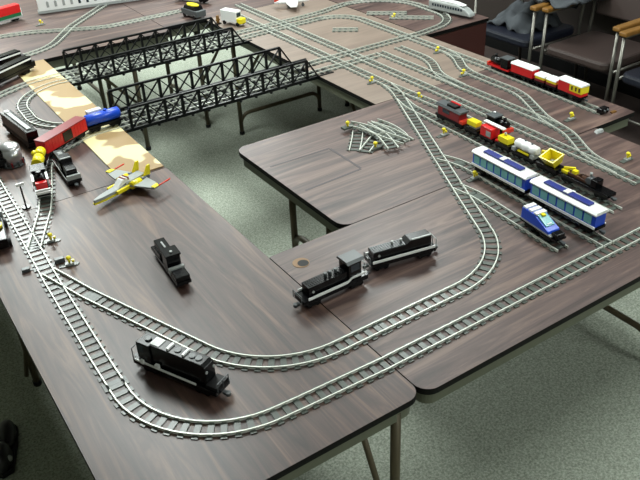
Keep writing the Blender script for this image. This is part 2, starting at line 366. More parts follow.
loose_switch('loose switch at the far right of the track pile, behind the curved one', [(1775, 2400), (1802, 2285), (1800, 2155)], 0, 1, None, [(1810, 2400), (1835, 2300), (1805, 2200)])
loose_switch('loose switch underneath the middle of the track pile, yellow lever at its front', [(1600, 2190), (1690, 2250), (1770, 2300)], 1, 1, (1655, 2190))
def lever(label, x, y, rot, plate=True):
    t = thing('switch_stand', label, 'switch', (x, y, 0), rot, None)
    MB().prism([(-26, -9), (32, -9), (38, 0), (32, 9), (-26, 9)], 0, 3).build('base_plate', 'tie', t)
    MB().box(-6, 20, -8, 8, 3, 9).build('throw_box', 'grey', t)
    m = MB(); m.cyl((8, 0, 11), 4, 12, 'z'); m.sphere((8, 0, 28), 8.5, 8.5, 7); m.cyl((20, 0, 11), 4.5, 8, 'z'); m.build('lever', 'yellow', t)
    return t
R_ = math.radians
for lb, x, y, a in (
    ('yellow switch lever at the pale table front left, by the yard ladder start', 2082, 2768, R_(180)),
    ('yellow switch lever just above the dark red caboose', 2112, 2480, R_(-60)),
    ('yellow switch lever beside the top right yard track near the table corner gap', 2600, 2890, R_(180)),
    ('yellow switch lever left of the red-nosed steam engine on the outer yard track', 2475, 2560, R_(180)),
    ('yellow switch lever inside the loop at the very top', 2800, 3500, R_(150)),
    ('yellow switch lever in front of the last red and yellow coach', 2452, 1900, R_(0)),
    ('yellow switch lever furthest right, on the bare front table', 2325, 1522, R_(0)),
    ('yellow switch lever beside the diagonal track, left of the dark red caboose', 1940, 2115, R_(0)),
    ('yellow switch lever left of the white and blue front coach', 1778, 1765, R_(0)),
    ('yellow switch lever on the left table, the upper of the pair', 378, 2312, R_(-15)),
    ('yellow switch lever on the left table, the lower of the pair', 384, 2135, R_(-15)),
    ('yellow switch lever on the far grey table by the pale train', 1090, 4860, R_(0))):
    lever(lb, x, y, a)
def tape(label, a, b):
    a, b = Vector(a), Vector(b); t = tag(MB().box(0, (b-a).length, -5, 5, 0.1, 0.5).build('tape_strip', 'tapem', None, (a.x, a.y, 0)), label, 'tape'); t.rotation_euler.z = math.atan2((b-a).y, (b-a).x)
tape('faint grey tape line left of the track pile, the one further back', (1244, 2321), (1516, 2312))
tape('faint grey tape line in front of the track pile, the one nearer', (1250, 2078), (1509, 2088))
tape('faint grey tape line running crosswise just left of the track pile', (1516, 2306), (1512, 2094))
# ------------------------------------------------------------------ truss bridges
def bridge(label, x0, x1, y0, y1, xt0, xt1, H=100, bay=85):
    t = thing('truss_bridge', label, 'bridge', (x0, y0, 0)); W = y1-y0; a, b = xt0-x0, xt1-x0; L = x1-x0; c = 11
    for q in (0, W):
        MB().box(0, L, q-c/2, q+c/2, -10, 4).build('bottom_chord', 'bridge', t)
        MB().box(a, b, q-c/2, q+c/2, H-10, H).build('top_chord', 'bridge', t)
        n = round((b-a)/bay)
        for k in range(n+1):
            x = a + (b-a)*k/n; MB().box(x-6, x+6, q-5, q+5, 0, H-8).build('post', 'bridge', t)
            if k < n:
                d = (b-a)/n; MB().bar((x+4, q, 6), (x+d-4, q, H-12), 6).build('diagonal', 'bridge', t)
                MB().bar((x+4, q, H-12), (x+d-4, q, 6), 5).build('diagonal', 'bridge', t)
        MB().bar((b, q, H-4), (min(b+62, L-8), q, 2), 7).build('end_brace', 'bridge', t)
        n2 = max(2, round((b-a)/85))
        for k in range(n2): 
            x = a + (b-a)*(k+.5)/n2; MB().cyl((x, q, -18), 7, 9, 'z', 10).build('bearing', 'bridge', t)
    d = MB(); k = 20
    while k < L: d.box(k-6, k+6, -3, W+3, -9, -0.6); k += 42
    d.build('deck_beams', 'bridge', t)
    return t
bridge('black truss bridge nearer the camera with the blue car at its left end', 872, 2016, 3010, 3262, 955, 1862)
bridge('black truss bridge further back, ending beside the white truck', 860, 1950, 3722, 3972, 975, 1835)
# ------------------------------------------------------------------ rolling stock
def wheels(t, L, xs=None, w=36, z=0, r=8):
    for x in (xs or (L*.16, L*.84)):
        b = MB(); b.box(x-26, x+26, -w/2, w/2, z+8, z+20); b.box(x-22, x+22, -w/2-4, -w/2, z+6, z+15); b.box(x-22, x+22, w/2, w/2+4, z+6, z+15)
        o = b.build('truck', 'dblack', t)
        for dx in (-14, 14):
            MB().cyl((x+dx, -20, z+r), r, 40, 'y', 14).build('wheelset', 'black', o)
def couplers(t, L, z=12):
    for x, s in ((0, -1), (L, 1)):
        m = MB(); m.box(min(x, x+s*14), max(x, x+s*14), -5, 5, z, z+8); m.cyl((x+s*14, 0, z-1), 7, 10, 'z', 12); m.build('coupler', 'dgrey', t)
def grille(t, x, y, z, n=4, w=4, name='roof_grille', m='white'):
    q = MB()
    for k in range(n): q.box(x+k*w, x+k*w+w*.62, y-9, y+9, z, z+2.4)
    return q.build(name, m, t)
def fan(t, x, y, z, r=8, m='dgrey'):
    f = MB(); f.cyl((x, y, z), r, 3, 'z', 16); f.build('roof_fan', m, t)
def railing(t, pts, h=26, name='handrail', m='dgrey'):
    q = MB(); 
    for p in pts: q.tube([p, (p[0], p[1], p[2]+h)], 1.4, 6)
    q.tube([(p[0], p[1], p[2]+h) for p in pts], 1.4, 6); q.build(name, m, t)
# 1 front left high-hood diesel
t, L = along('diesel_locomotive', 'black high-hood diesel engine with white side stripe standing between inner and outer tracks', 'model train', (400, 1558), (518, 1314))
wheels(t, L, (48, L-52)); couplers(t, L)
MB().box(0, L, -28, 28, 20, 34).build('frame', 'black', t, bevel=1)
MB().box(L*.36, L*.6, -20, 20, 8, 20).build('fuel_tank', 'dblack', t, bevel=2)
h = MB(); h.box(18, 62, -24, 24, 34, 96); h.prism([(62, 34), (L-34, 34), (L-34, 92), (L-46, 98), (62, 98)], -19, 19, 'y'); h.build('hood', 'black', t, bevel=2)
MB().box(20, 40, -24.6, 24.6, 70, 90).build('cab_window', 'glass', t)
for s in (-1, 1):
    MB().box(10, L-62, s*28-1.2, s*28+1.2, 33, 39).build('side_stripe', 'white', t)
    MB().box(30, 40, s*29-3, s*29+3, 34, 46).build('white_box', 'white', t); MB().box(78, 90, s*27-4, s*27+4, 36, 48).build('white_box', 'white', t)
MB().box(60, 88, -14, 14, 98, 100.5).studs(60, 88, -12, 12, 100).build('roof_grille', 'white', t)
MB().box(112, 119, -13, 13, 98, 104).build('roof_rib', 'white', t); MB().box(162, 168, -13, 13, 98, 104).build('roof_rib', 'white', t)
for x in (42, 140, 186, 206): fan(t, x, 0, 98, 9)
railing(t, [(-4, -22, 30), (-4, 0, 30), (-4, 22, 30)], 34); railing(t, [(L+2, -22, 34), (L+2, 0, 34), (L+2, 22, 34)], 24)
MB().box(L-34, L, -24, 24, 34, 44).build('nose_platform', 'dblack', t, bevel=1)
for q in (-14, 14): MB().cyl((L-38, q, 76), 4, 6, 'x').build('headlight', 'grey', t)
# 2 centre cab unit
t, L = along('diesel_locomotive', 'black switcher diesel with raised cab and white side stripe, left unit of the pair', 'model train', (862, 1503), (1088, 1506))
wheels(t, L); couplers(t, L)
MB().box(0, L, -28, 28, 20, 36).build('frame', 'black', t, bevel=1)
h = MB(); h.box(22, L-66, -19, 19, 36, 70); h.studs(26, L-70, -16, 16, 70); h.build('hood', 'black', t, bevel=1.5)
MB().box(L-68, L-22, -25, 25, 36, 96).build('cab', 'black', t, bevel=1.5)
MB().prism([(-29, 96), (29, 96), (22, 104), (-22, 104)], L-74, L-14, 'x').build('cab_roof', 'dgrey', t)
MB().box(L-60, L-30, -25.8, 25.8, 66, 88).build('cab_window', 'glass', t)
for x in (92, 108, 128): MB().cyl((x, 0, 70), 5, 14, 'z', 12).build('exhaust_stack', 'dgrey', t)
for s in (-1, 1):
    m = MB(); m.box(14, L-74, s*28-1.4, s*28+1.4, 35, 43); m.bar((L-74, s*28, 39), (L-60, s*28, 48), 2.4, 6); m.box(L-60, L-6, s*28-1.2, s*28+1.2, 45, 51); m.build('side_stripe', 'white', t)
    MB().cyl((36, s*19, 52), 4, s*2.5, 'y').build('side_light', 'grey', t)
railing(t, [(-6, -22, 30), (-6, 22, 30)], 24); railing(t, [(L-8, -22, 36), (L-8, 0, 36), (L-8, 22, 36)], 42, m='grey')
# 3 centre calf unit
t, L = along('diesel_locomotive', 'black cabless booster diesel with grey hood top, right unit of the pair', 'model train', (1134, 1538), (1350, 1496))
wheels(t, L); couplers(t, L)
MB().box(0, L, -28, 28, 20, 36).build('frame', 'black', t, bevel=1)
MB().box(8, 118, -20, 20, 36, 66).prism([(118, 36), (L-14, 36), (L-14, 78), (134, 78), (118, 66)], -20, 20, 'y').build('hood', 'black', t, bevel=1.5)
MB().box(10, 118, -17, 17, 66, 68).studs(12, 116, -16, 16, 68).build('hood_top_plate', 'dgrey', t)
MB().box(138, L-16, -20, -14, 78, 80.5).build('hood_trim', 'grey', t)
for x in (80, 110): MB().cyl((x, 0, 68), 4, 13, 'z', 12).build('exhaust_stack', 'grey', t)
for s in (-1, 1):
    MB().box(2, L-4, s*28-1.4, s*28+1.4, 35, 43).build('side_stripe', 'white', t); MB().cyl((26, s*20, 54), 4, s*2.5, 'y').build('side_light', 'grey', t)
railing(t, [(L+2, -22, 30), (L+2, 0, 30), (L+2, 22, 30)], 30, m='grey'); railing(t, [(-4, -22, 28), (-4, 22, 28)], 24)
# 4 small shunter on left table
t, L = along('steam_locomotive', 'small black engine standing alone in the middle of the left table', 'model train', (634, 1788), (652, 2030), sy=.92, sz=.88)
wheels(t, L, (40, L-50)); 
MB().box(0, L, -25, 25, 20, 32).build('frame', 'black', t, bevel=1)
MB().box(2, 50, -24, 24, 32, 52).build('front_box', 'black', t, bevel=3)
MB().box(54, 66, -27, 27, 34, 54).build('walkway_step', 'grey', t, bevel=1)
m = MB(); m.box(76, 122, -24, 24, 32, 92); m.box(72, 126, -27, 27, 88, 95); m.build('cab', 'black', t, bevel=1.5)
m = MB(); m.box(122, 214, -19, 19, 32, 76); m.box(150, 214, -24, 24, 32, 54); m.build('hood', 'black', t, bevel=3)
MB().box(150, 188, -3, 3, 76, 79).build('roof_rib', 'grey', t); MB().cyl((92, 0, 95), 5, 4, 'z').build('roof_light', 'grey', t)
# 5 second black engine near steam engine
t, L = along('diesel_locomotive', 'black switcher beside the white-barred steam engine, grey stripe along its left side', 'model train', (582, 2640), (592, 2868), 0, sz=.9)
wheels(t, L); couplers(t, L)
MB().box(0, L, -27, 27, 20, 34).build('frame', 'black', t, bevel=1)
MB().box(20, 90, -20, 20, 34, 74).box(90, 140, -24, 24, 34, 92).box(140, L-10, -19, 19, 34, 76).build('body', 'black', t, bevel=2)
MB().box(2, 12, -26, 26, 34, 54).build('front_bar', 'grey', t, bevel=1)
for s in (-1, 1): MB().box(10, L-10, s*27-1, s*27+1, 33, 37).build('side_stripe', 'grey', t)
MB().box(90, 96, -20, 20, 92, 95).build('roof_rib', 'grey', t); MB().cyl((8, 18, 38), 6, 6, 'x').build('headlight', 'white', t)
grille(t, 170, 0, 76, 4, 6, m='grey')
# 6 steam engine with white bars
t, L = along('steam_locomotive', 'black steam engine with red front and three white pilot bars on the left table', 'model train', (452, 2590), (482, 2752), 9)
wheels(t, L, (50, L-44), 34)
MB().box(0, L, -24, 24, 18, 32).build('frame', 'dblack', t, bevel=1)
MB().cyl((34, 0, 54), 23, L-86, 'x', 18).build('boiler', 'black', t)
MB().box(L-58, L-6, -25, 25, 32, 72).box(L-62, L-2, -27, 27, 72, 77).build('cab', 'black', t, bevel=1.5)
MB().box(14, 34, -20, 20, 32, 66).build('smokebox_front', 'red', t, bevel=1)
for k in range(3): MB().box(2-k*5, 9-k*5, -27, 27, 16+k*13, 23+k*13).build('pilot_bar', 'white', t)
for s in (-1, 1): MB().prism([(40, 46), (96, 58), (96, 68), (40, 66)], s*25-4, s*25+4, 'y').build('running_board', 'white', t); MB().box(50, 96, s*31-2, s*31+2, 20, 34).build('side_tank', 'dred', t)
MB().cyl((56, 0, 76), 7, 18, 'z', 12, 9).build('chimney', 'black', t)
# yellow tender with two cylinders
t, L = along('tank_wagon', 'black wagon carrying two bright yellow cylinders behind the steam engine', 'model wagon', (486, 2774), (546, 2914), 9)
wheels(t, L, (34, L-34), 34); MB().box(0, L, -24, 24, 18, 30).build('frame', 'black', t, bevel=1)
MB().cyl((6, 0, 58), 22, 58, 'x', 18).build('cylinder', 'yellow', t); MB().cyl((76, 0, 60), 20, 50, 'x', 18).sphere((100, 18, 62), 15, 15, 15).build('cylinder', 'yellow', t)
MB().box(64, 76, -22, 22, 30, 60).build('bulkhead', 'dblack', t)
# red boxcar
t, L = along('boxcar', 'red boxcar with black sliding door on the curved track by the terrain board', 'model wagon', (548, 2944), (765, 3076), 9, sz=.9)
wheels(t, L); couplers(t, L)
MB().box(0, L, -25, 25, 20, 28).build('frame', 'dblack', t); m = MB(); m.box(3, L-3, -26, 26, 28, 84)
for k in range(14): m.box(8+k*17, 12+k*17, -27, 27, 28, 82)
m.build('body', 'red', t); MB().box(0, L, -28, 28, 84, 88).build('roof', 'dred', t, bevel=1)
for s in (-1, 1): MB().box(L*.42, L*.62, s*27-1.5, s*27+1.5, 32, 80).build('sliding_door', 'black', t)
# blue tank car
t, L = along('tank_wagon', 'blue tank car at the left mouth of the near bridge', 'model wagon', (776, 3078), (938, 3088), 9)
wheels(t, L, (34, L-34)); MB().box(0, L, -22, 22, 18, 28).build('frame', 'dblack', t)
MB().tube([(2, 0, 52), (8, 0, 52), (L-8, 0, 52), (L-2, 0, 52)], 24, 18, [16, 25, 25, 16]).build('tank', 'blue', t)
MB().box(L*.15, L*.55, 12, 38, 60, 84).build('white_load', 'white', t, bevel=2); MB().cyl((L*.6, 0, 76), 7, 6, 'z').build('hatch', 'blue', t)
# left black hopper engine with grey roof
t, L = along('diesel_locomotive', 'black locomotive with grey roof strip at left behind the silver dome', 'model train', (553, 3060), (520, 3360), 4)
wheels(t, L); MB().box(0, L, -26, 26, 20, 34).build('frame', 'dblack', t); MB().box(4, L-4, -24, 24, 34, 82).build('body', 'black', t, bevel=2)
MB().box(30, L-40, -9, 9, 82, 87).build('roof_strip', 'grey', t, bevel=1); MB().box(L-36, L-14, -9, 9, 82, 90).build('roof_vent', 'white', t)
# silver dome tank
t = thing('storage_tank', 'silver domed tank at left behind the steam engine', 'model tank', (440, 2990, 0))
MB().cyl((0, 0, 0), 44, 8, 'z', 24).build('base', 'dgrey', t); MB().cyl((0, 0, 8), 40, 66, 'z', 28).build('shell', 'silver', t); MB().sphere((0, 0, 74), 40, 40, 22, 28, 6, True).build('dome', 'silver', t)
for k in range(10): a = k*math.pi/5; MB().box(42*math.cos(a)-3, 42*math.cos(a)+3, 42*math.sin(a)-3, 42*math.sin(a)+3, 4, 24).build('base_rib', 'dred' if k % 2 else 'dgrey', t)
# black engine at very left behind silver
t, L = along('steam_locomotive', 'black engine cut by the left picture edge beside the silver dome', 'model train', (385, 2960), (395, 3160), 9)
wheels(t, L); MB().box(0, L, -25, 25, 20, 34).build('frame', 'dblack', t); MB().cyl((10, 0, 58), 23, L*.6, 'x', 18).build('boiler', 'black', t); MB().box(L*.62, L, -26, 26, 34, 88).build('cab', 'black', t, bevel=2)
MB().cyl((30, 0, 78), 8, 16, 'z').build('chimney', 'dgrey', t)
# crossing signal post
t = thing('signal_post', 'thin black crossing signal with white head left of the steam engine', 'signal', (382, 2600, 0))
MB().cyl((0, 0, 0), 16, 5, 'z', 12).build('base', 'black', t); MB().tube([(0, 0, 4), (0, 0, 92)], 3, 8).build('pole', 'black', t); MB().box(-14, 14, -3, 3, 90, 100).build('sign_head', 'white', t)
# small black boxes by left switches
t = thing('bumper', 'low dark grey bar across the left straight track below the switches', 'model part', (315, 2178, 0), R_(-8)); MB().box(-62, -36, -9, 9, 0, 12).box(40, 72, -9, 9, 0, 16).build('end_block', 'dgrey', t, bevel=2); MB().box(-60, 60, -5, 5, 0, 2).build('tie_bar', 'dgrey', t)
# yellow/black vehicle at left edge
t, L = along('toy_vehicle', 'black vehicle with round yellow hub cut by the left picture edge', 'toy vehicle', (262, 2545), (232, 2345), 0)
MB().box(0, L, -28, 28, 12, 46).build('chassis', 'black', t, bevel=4); MB().box(30, 80, -22, 22, 46, 60).build('deck', 'dgrey', t, bevel=2)
MB().cyl((L*.52, 0, 46), 22, 10, 'z', 20).build('hub', 'yellow', t); MB().cyl((L*.52, 0, 56), 9, 3, 'z', 14).build('hub_cap', 'orange', t)
for x in (34, L-34): 
    for s in (-1, 1): MB().cyl((x, s*24, 14), 14, s*12, 'y', 16).build('wheel', 'dblack', t)
MB().box(-6, 30, -30, 30, 30, 60).build('white_panel', 'grey', t, bevel=2)
# ------------------------------------------------------------------ far left engines on the terrain-side track
for lb, p0, p1, mt in (('black diesel with white stripe at left edge, nearer of the pair above the terrain board', (812, 4058), (540, 3890), 9),
                       ('black diesel with white roof stripe at left edge, further of the pair', (800, 4190), (540, 4090), 9)):
    t, L = along('diesel_locomotive', lb, 'model train', p0, p1, 4)
    wheels(t, L); MB().box(0, L, -27, 27, 20, 34).build('frame', 'black', t); MB().box(4, L, -25, 25, 34, 82).build('body', 'black', t, bevel=3)
    for s in (-1, 1): MB().box(8, L, s*25-1.5, s*25+1.5, 66, 74).build('side_stripe', 'white', t)
    MB().box(-24, 0, -18, 18, 20, 50).build('nose', 'dblack', t, bevel=2)
# red locomotive top left
t, L = along('diesel_locomotive', 'red and green engine at the top left corner, leaving the picture', 'model train', (1040, 5085), (740, 5000), 4)
wheels(t, L); MB().box(0, L, -27, 27, 16, 26).build('frame', 'grey', t); MB().box(6, L, -26, 26, 26, 46).build('lower_body', 'green', t); MB().box(4, L, -27, 27, 46, 96).build('upper_body', 'red', t, bevel=3)
MB().box(0, 6, -24, 24, 26, 70).build('white_nose', 'white', t)
# long pale train / viaduct at top
t, L = along('passenger_train', 'long pale grey train with dark arched windows along the far table at top left', 'model train', (1160, 5130), (1960, 4950), 4)
MB().box(0, L, -34, 34, 0, 14).build('base', 'grey', t); MB().box(6, L, -30, 30, 14, 100).build('body', 'white', t, bevel=4); MB().box(0, L, -34, 34, 100, 108).build('roof', 'grey', t, bevel=3)
for k in range(14):
    x = 60+k*50 
    for s in (-1,): MB().prism([(x, 34), (x+16, 34), (x+16, 66), (x+8, 74), (x, 66)], -31.5, -30.5, 'y').build('window', 'glass' if k in (4, 5) else 'grey', t)
# far small vehicles
t, L = along('toy_truck', 'white boxy truck with yellow nose at the right end of the far bridge', 'toy vehicle', (1985, 4120), (2040, 3975), 4)
MB().box(0, L-34, -25, 25, 16, 84).build('box_body', 'white', t, bevel=3); MB().box(L-34, L, -25, 25, 14, 44).build('hood', 'yellow', t, bevel=4); MB().box(L-35.5, L-33, -18, 18, 50, 74).build('windscreen', 'glass', t)
for x in (26, L-26):
    for s in (-1, 1): MB().cyl((x, s*19, 12), 12, s*8, 'y', 14).build('wheel', 'dblack', t)
t = thing('toy_vehicle', 'small dark yellow stand beside the white truck', 'toy vehicle', (1950, 4130, 0), 0.3); MB().box(-8, 8, -5, 5, 0, 50).box(-14, 14, -5, 5, 20, 28).build('bracket', 'oak', t); MB().box(-16, 16, -12, 12, 0, 6).build('base', 'dblack', t)
t, L = along('toy_vehicle', 'black vehicle with yellow roof behind the far bridge end', 'toy vehicle', (1885, 4435), (1915, 4275), 4)
MB().box(0, L, -36, 36, 12, 50).build('chassis', 'dgrey', t, bevel=4); MB().prism([(20, 50), (L-20, 50), (L-34, 72), (36, 72)], -30, 30, 'y').build('cabin', 'black', t)
MB().prism([(x*L*.34+L*.5, y*24) for x, y in [(math.cos(a*math.pi/8), math.sin(a*math.pi/8)) for a in range(16)]], 72, 77).build('roof', 'yellow', t)
for x in (30, L-30):
    for s in (-1, 1): MB().cyl((x, s*30, 12), 12, s*8, 'y', 14).build('wheel', 'black', t)
t, L = along('diesel_locomotive', 'dark red and black engine cut by the top edge behind the yellow-roofed vehicle', 'model train', (2105, 4560), (1990, 4790), 9)
wheels(t, L); MB().box(0, L, -26, 26, 20, 40).build('frame', 'black', t); MB().box(4, L, -24, 24, 40, 84).build('body', 'dred', t, bevel=3)
# white plane
t = thing('toy_plane', 'white toy plane with spread wings standing above the yard at the top edge', 'toy plane', (2470, 4130, 0), R_(-25))
MB().tube([(-110, 0, 34), (-80, 0, 36), (60, 0, 38), (110, 0, 34)], 14, 12, [4, 14, 15, 3]).build('fuselage', 'white', t)
MB().prism([(-20, -120), (20, -120), (40, 0), (20, 120), (-20, 120), (-40, 0)], 30, 36).build('wing', 'white', t); MB().prism([(-104, -40), (-84, -40), (-76, 0), (-84, 40), (-104, 40)], 38, 42).build('tailplane', 'grey', t)
MB().prism([(-108, 40), (-72, 40), (-96, 74), (-110, 74)], -3, 3, 'y').build('tail_fin', 'orange', t)
for x, y in ((-20, -30), (-20, 30), (70, 0)): MB().cyl((x, y-4, 10), 10, 8, 'y', 14).tube([(x, y, 10), (x, y, 32)], 3, 6).build('landing_wheel', 'dgrey', t)
# streamlined train on T6
t, L = along('passenger_train', 'grey streamlined train with white nose on the narrow brown table at the top', 'model train', (3125, 3195), (3072, 3500), 4)
m = MB(); m.prism([(0, 10), (L, 10), (L, 62), (90, 62), (44, 48), (8, 26)], -27, 27, 'y'); m.build('body', 'grey', t, bevel=6)
MB().prism([(60, 62.5), (L, 62.5), (L, 72), (120, 72)], -20, 20, 'y').build('roof', 'white', t)
for k in range(12): MB().box(60+k*19, 72+k*19, -28.2, 28.2, 34, 48).build('window', 'glass', t)
# ------------------------------------------------------------------ right yard trains
def coach(name, label, cat, p0, p1, body, roof, h0=28, h1=72, z=9, w=25, win=None, lower=None, group=None):
    t, L = along(name, label, cat, p0, p1, z, sy=.9, sz=.88); wheels(t, L, (L*.2, L*.8) if L > 90 else (L*.28, L*.72), 32); couplers(t, L)
    MB().box(0, L, -w, w, 20, h0).build('frame', 'black', t)
    MB().box(2, L-2, -w, w, h0, h1).build('body', body, t, bevel=1)
    MB().prism([(-w-3, h1), (w+3, h1), (w-2, h1+9), (-w+2, h1+9)], -1, L+1, 'x').build('roof', roof, t)
    if lower: MB().box(1, L-1, -w-1, w+1, h0, h0+12).build('lower_panel', lower, t)
    if win:
        for x in win[1]:
            MB().box(x, x+win[2], -w-1.4, w+1.4, h0+(h1-h0)*.42, h1-6).build('window', win[0], t)
    return t, L
X4 = 2636
t, L = along('steam_locomotive', 'black steam engine with red buffer beam pulling the red and white coaches', 'model train', (X4, 2546), (X4, 2412), 9, sy=.9, sz=.85)
wheels(t, L, (40, L-40)); MB().box(-4, L, -25, 25, 18, 28).build('frame', 'red', t); MB().box(-8, 2, -27, 27, 18, 38).build('buffer_beam', 'orange', t)
MB().cyl((10, 0, 52), 22, 70, 'x', 18).build('boiler', 'black', t); MB().cyl((28, 0, 72), 6, 16, 'z', 12, 8).build('chimney', 'black', t); MB().box(80, 124, -25, 25, 28, 82).build('cab', 'black', t, bevel=2); MB().box(76, 128, -27, 27, 82, 88).build('cab_roof', 'dgrey', t, bevel=1)
MB().sphere((62, 0, 72), 8, 8, 8).build('steam_dome', 'black', t)
coach('passenger_coach', 'long red coach with white roof directly behind the black steam engine', 'model coach', (X4, 2400), (X4, 2264), 'red', 'white')
coach('goods_wagon', 'short yellow and red wagon with white roof, nearer the steam engine', 'model wagon', (X4, 2250), (X4, 2192), 'yellow', 'white', 30, 56, lower='dred')
coach('goods_wagon', 'short yellow and red wagon with white roof, nearer the last coach', 'model wagon', (X4, 2182), (X4, 2124), 'yellow', 'white', 30, 56, lower='dred')
t, L = coach('passenger_coach', 'tall red and yellow coach with white roof at the end of the outer train', 'model coach', (X4-2, 2112), (X4-8, 1976), 'red', 'white', 28, 80)
MB().box(L*.5, L-1, -26.5, 26.5, 44, 78).build('yellow_panel', 'yellow', t)
for k in (0.58, 0.74, .88): MB().box(L*k, L*k+8, -28, 28, 52, 72).build('window', 'brown', t)
t = thing('track_bumper', 'small black buffer stop at the right corner of the table', 'buffer', (2612, 1862, 0), 0); MB().box(-24, 24, -14, 14, 2, 26).build('stop_block', 'black', t, bevel=3); MB().cyl((-10, -14, 18), 5, -8, 'y').cyl((10, -14, 18), 5, -8, 'y').build('buffer_pad', 'dgrey', t)
tag(MB().box(-14, 14, -6, 6, 0, 6).studs(-14, 14, -6, 6, 6).build('toy_brick', 'oak', None, (2652, 1838, 0)), 'tiny tan brick right of the black buffer stop', 'brick')
# train 1
x1 = lambda y: 2012 + (y-1310)*(2042-2012)/(2400-1310) + 12
def on1(y): return (x1(y), y)
t, L = along('caboose', 'dark red caboose with grey roof at the left end of the mixed goods train', 'model wagon', on1(2258), on1(2088), 9, sy=.92, sz=.82)
wheels(t, L); MB().box(0, L, -25, 25, 18, 30).build('frame', 'dblack', t); MB().box(14, L-24, -24, 24, 30, 78).build('body', 'dred', t, bevel=1); MB().prism([(-28, 78), (28, 78), (22, 88), (-22, 88)], 2, L-14, 'x').build('roof', 'dgrey', t)
MB().box(44, 88, -24.8, 24.8, 50, 70).build('window', 'glass', t); MB().box(L*.36, L*.66, -16, 16, 88, 100).build('cupola', 'dblack', t, bevel=1); MB().box(L*.34, L*.68, 10, 18, 100, 104).build('cupola_trim', 'red', t)
railing(t, [(6, -20, 30), (6, 20, 30)], 30, m='grey'); MB().box(L-22, L, -24, 24, 30, 44).build('end_platform', 'orange', t)
t, L = along('flat_wagon', 'black flat wagon with a yellow crate just right of the caboose', 'model wagon', on1(2078), on1(1998), 9, sy=.9, sz=.84)
wheels(t, L, (24, L-24)); MB().box(0, L, -25, 25, 18, 34).build('frame', 'black', t, bevel=1); MB().box(10, L-18, -18, 18, 44, 66).studs(10, L-18, -17, 17, 66).build('crate', 'yellow', t); MB().box(20, 60, -14, 14, 34, 44).build('pallet', 'grey', t)
t, L = along('boxcar', 'red wagon with white roof slab between the two yellow crates', 'model wagon', on1(1988), on1(1908), 9, sy=.92, sz=.84)
wheels(t, L, (28, L-28)); MB().box(0, L, -25, 25, 18, 28).build('frame', 'black', t); MB().box(6, L*.86, -24, 24, 28, 76).build('body', 'red', t, bevel=1); MB().box(L*.48, L*.8, -25.5, 25.5, 36, 62).build('side_window', 'grey', t)
MB().box(-6, L+26, 2, 22, 80, 88).build('roof', 'white', t, bevel=3)
t, L = along('flat_wagon', 'black flat wagon with a yellow crate and silver knob next to the white tank car', 'model wagon', on1(1896), on1(1822), 9, sy=.9, sz=.84)
wheels(t, L, (22, L-22)); MB().box(0, L, -25, 25, 18, 34).build('frame', 'black', t, bevel=1); MB().box(8, L-12, -19, 19, 36, 62).studs(8, L-12, -18, 18, 62).build('crate', 'yellow', t); MB().cyl((26, 6, 64), 5, 12, 'z').build('knob', 'silver', t); MB().box(-2, 14, -24, 24, 26, 40).build('end_board', 'red', t)
t, L = along('tank_wagon', 'white bulbous tank car with grey end frames in the mixed goods train', 'model wagon', on1(1812), on1(1692), 9, sy=.92, sz=.85)
wheels(t, L, (30, L-30)); MB().box(0, L, -24, 24, 18, 28).build('frame', 'black', t); MB().box(4, 22, -24, 24, 28, 46).box(L-22, L-4, -24, 24, 28, 46).build('end_frame', 'grey', t, bevel=1)
MB().tube([(6, 0, 60), (14, 0, 60), (38, 0, 60), (44, 0, 60), (50, 0, 60), (76, 0, 60), (82, 0, 60), (88, 0, 60), (110, 0, 60), (118, 0, 60)], 20, 18, [13, 21, 22, 18, 22, 22, 18, 22, 21, 13]).build('tank', 'white', t); MB().box(34, 90, -22, -18, 34, 42).build('side_rail', 'yellow', t); MB().cyl((48, 4, 80), 4, 6, 'z').cyl((82, 4, 80), 4, 5, 'z').build('hatch', 'dgrey', t)
t, L = along('hopper_wagon', 'black wagon carrying an open yellow square hopper', 'model wagon', on1(1680), on1(1580), 9, sy=1, sz=.9)
wheels(t, L, (26, L-26)); MB().box(0, L, -25, 25, 18, 32).build('frame', 'black', t, bevel=1)
m = MB()
a, b, c, d = 26, 94, -30, 30
for k in range(4):
    top = [(a, c), (b, c), (b, d), (a, d)]; bot = [(a+10, c+10), (b-10, c+10), (b-10, d-10), (a+10, d-10)]
    p, q = k, (k+1) % 4; ti = [(a+5, c+5), (b-5, c+5), (b-5, d-5), (a+5, d-5)]; bi = [(a+14, c+14), (b-14, c+14), (b-14, d-14), (a+14, d-14)]
    V = [m.bm.verts.new(v) for v in ((*top[p], 82), (*top[q], 82), (*bot[q], 44), (*bot[p], 44), (*ti[p], 82), (*ti[q], 82), (*bi[q], 46), (*bi[p], 46))]
    m._f([V[0], V[1], V[2], V[3]]); m._f([V[4], V[7], V[6], V[5]]); m._f([V[0], V[4], V[5], V[1]])
m.box(36, 84, -20, 20, 42, 46); hp = m.build('hopper', 'yellow', t); hp.rotation_euler.x = 0.38; hp.location = (0, 0.018, 0.002)
MB().tube([(26, 0, 76), (8, 0, 72), (4, 0, 54), (24, 0, 48)], 5, 8).build('hopper_handle', 'yellow', t); MB().sphere((58, 2, 46), 12, 9, 9).build('load', 'grey', t); MB().box(40, 80, -16, 16, 32, 42).build('hopper_base', 'dblack', t)
t, L = along('crane_wagon', 'long black and brown crane wagon with yellow levers ending the goods train', 'model wagon', on1(1565), on1(1352), 9, sy=.92, sz=.85)
wheels(t, L, (30, L-34)); couplers(t, L); MB().box(0, L, -25, 25, 18, 32).build('frame', 'black', t, bevel=1)
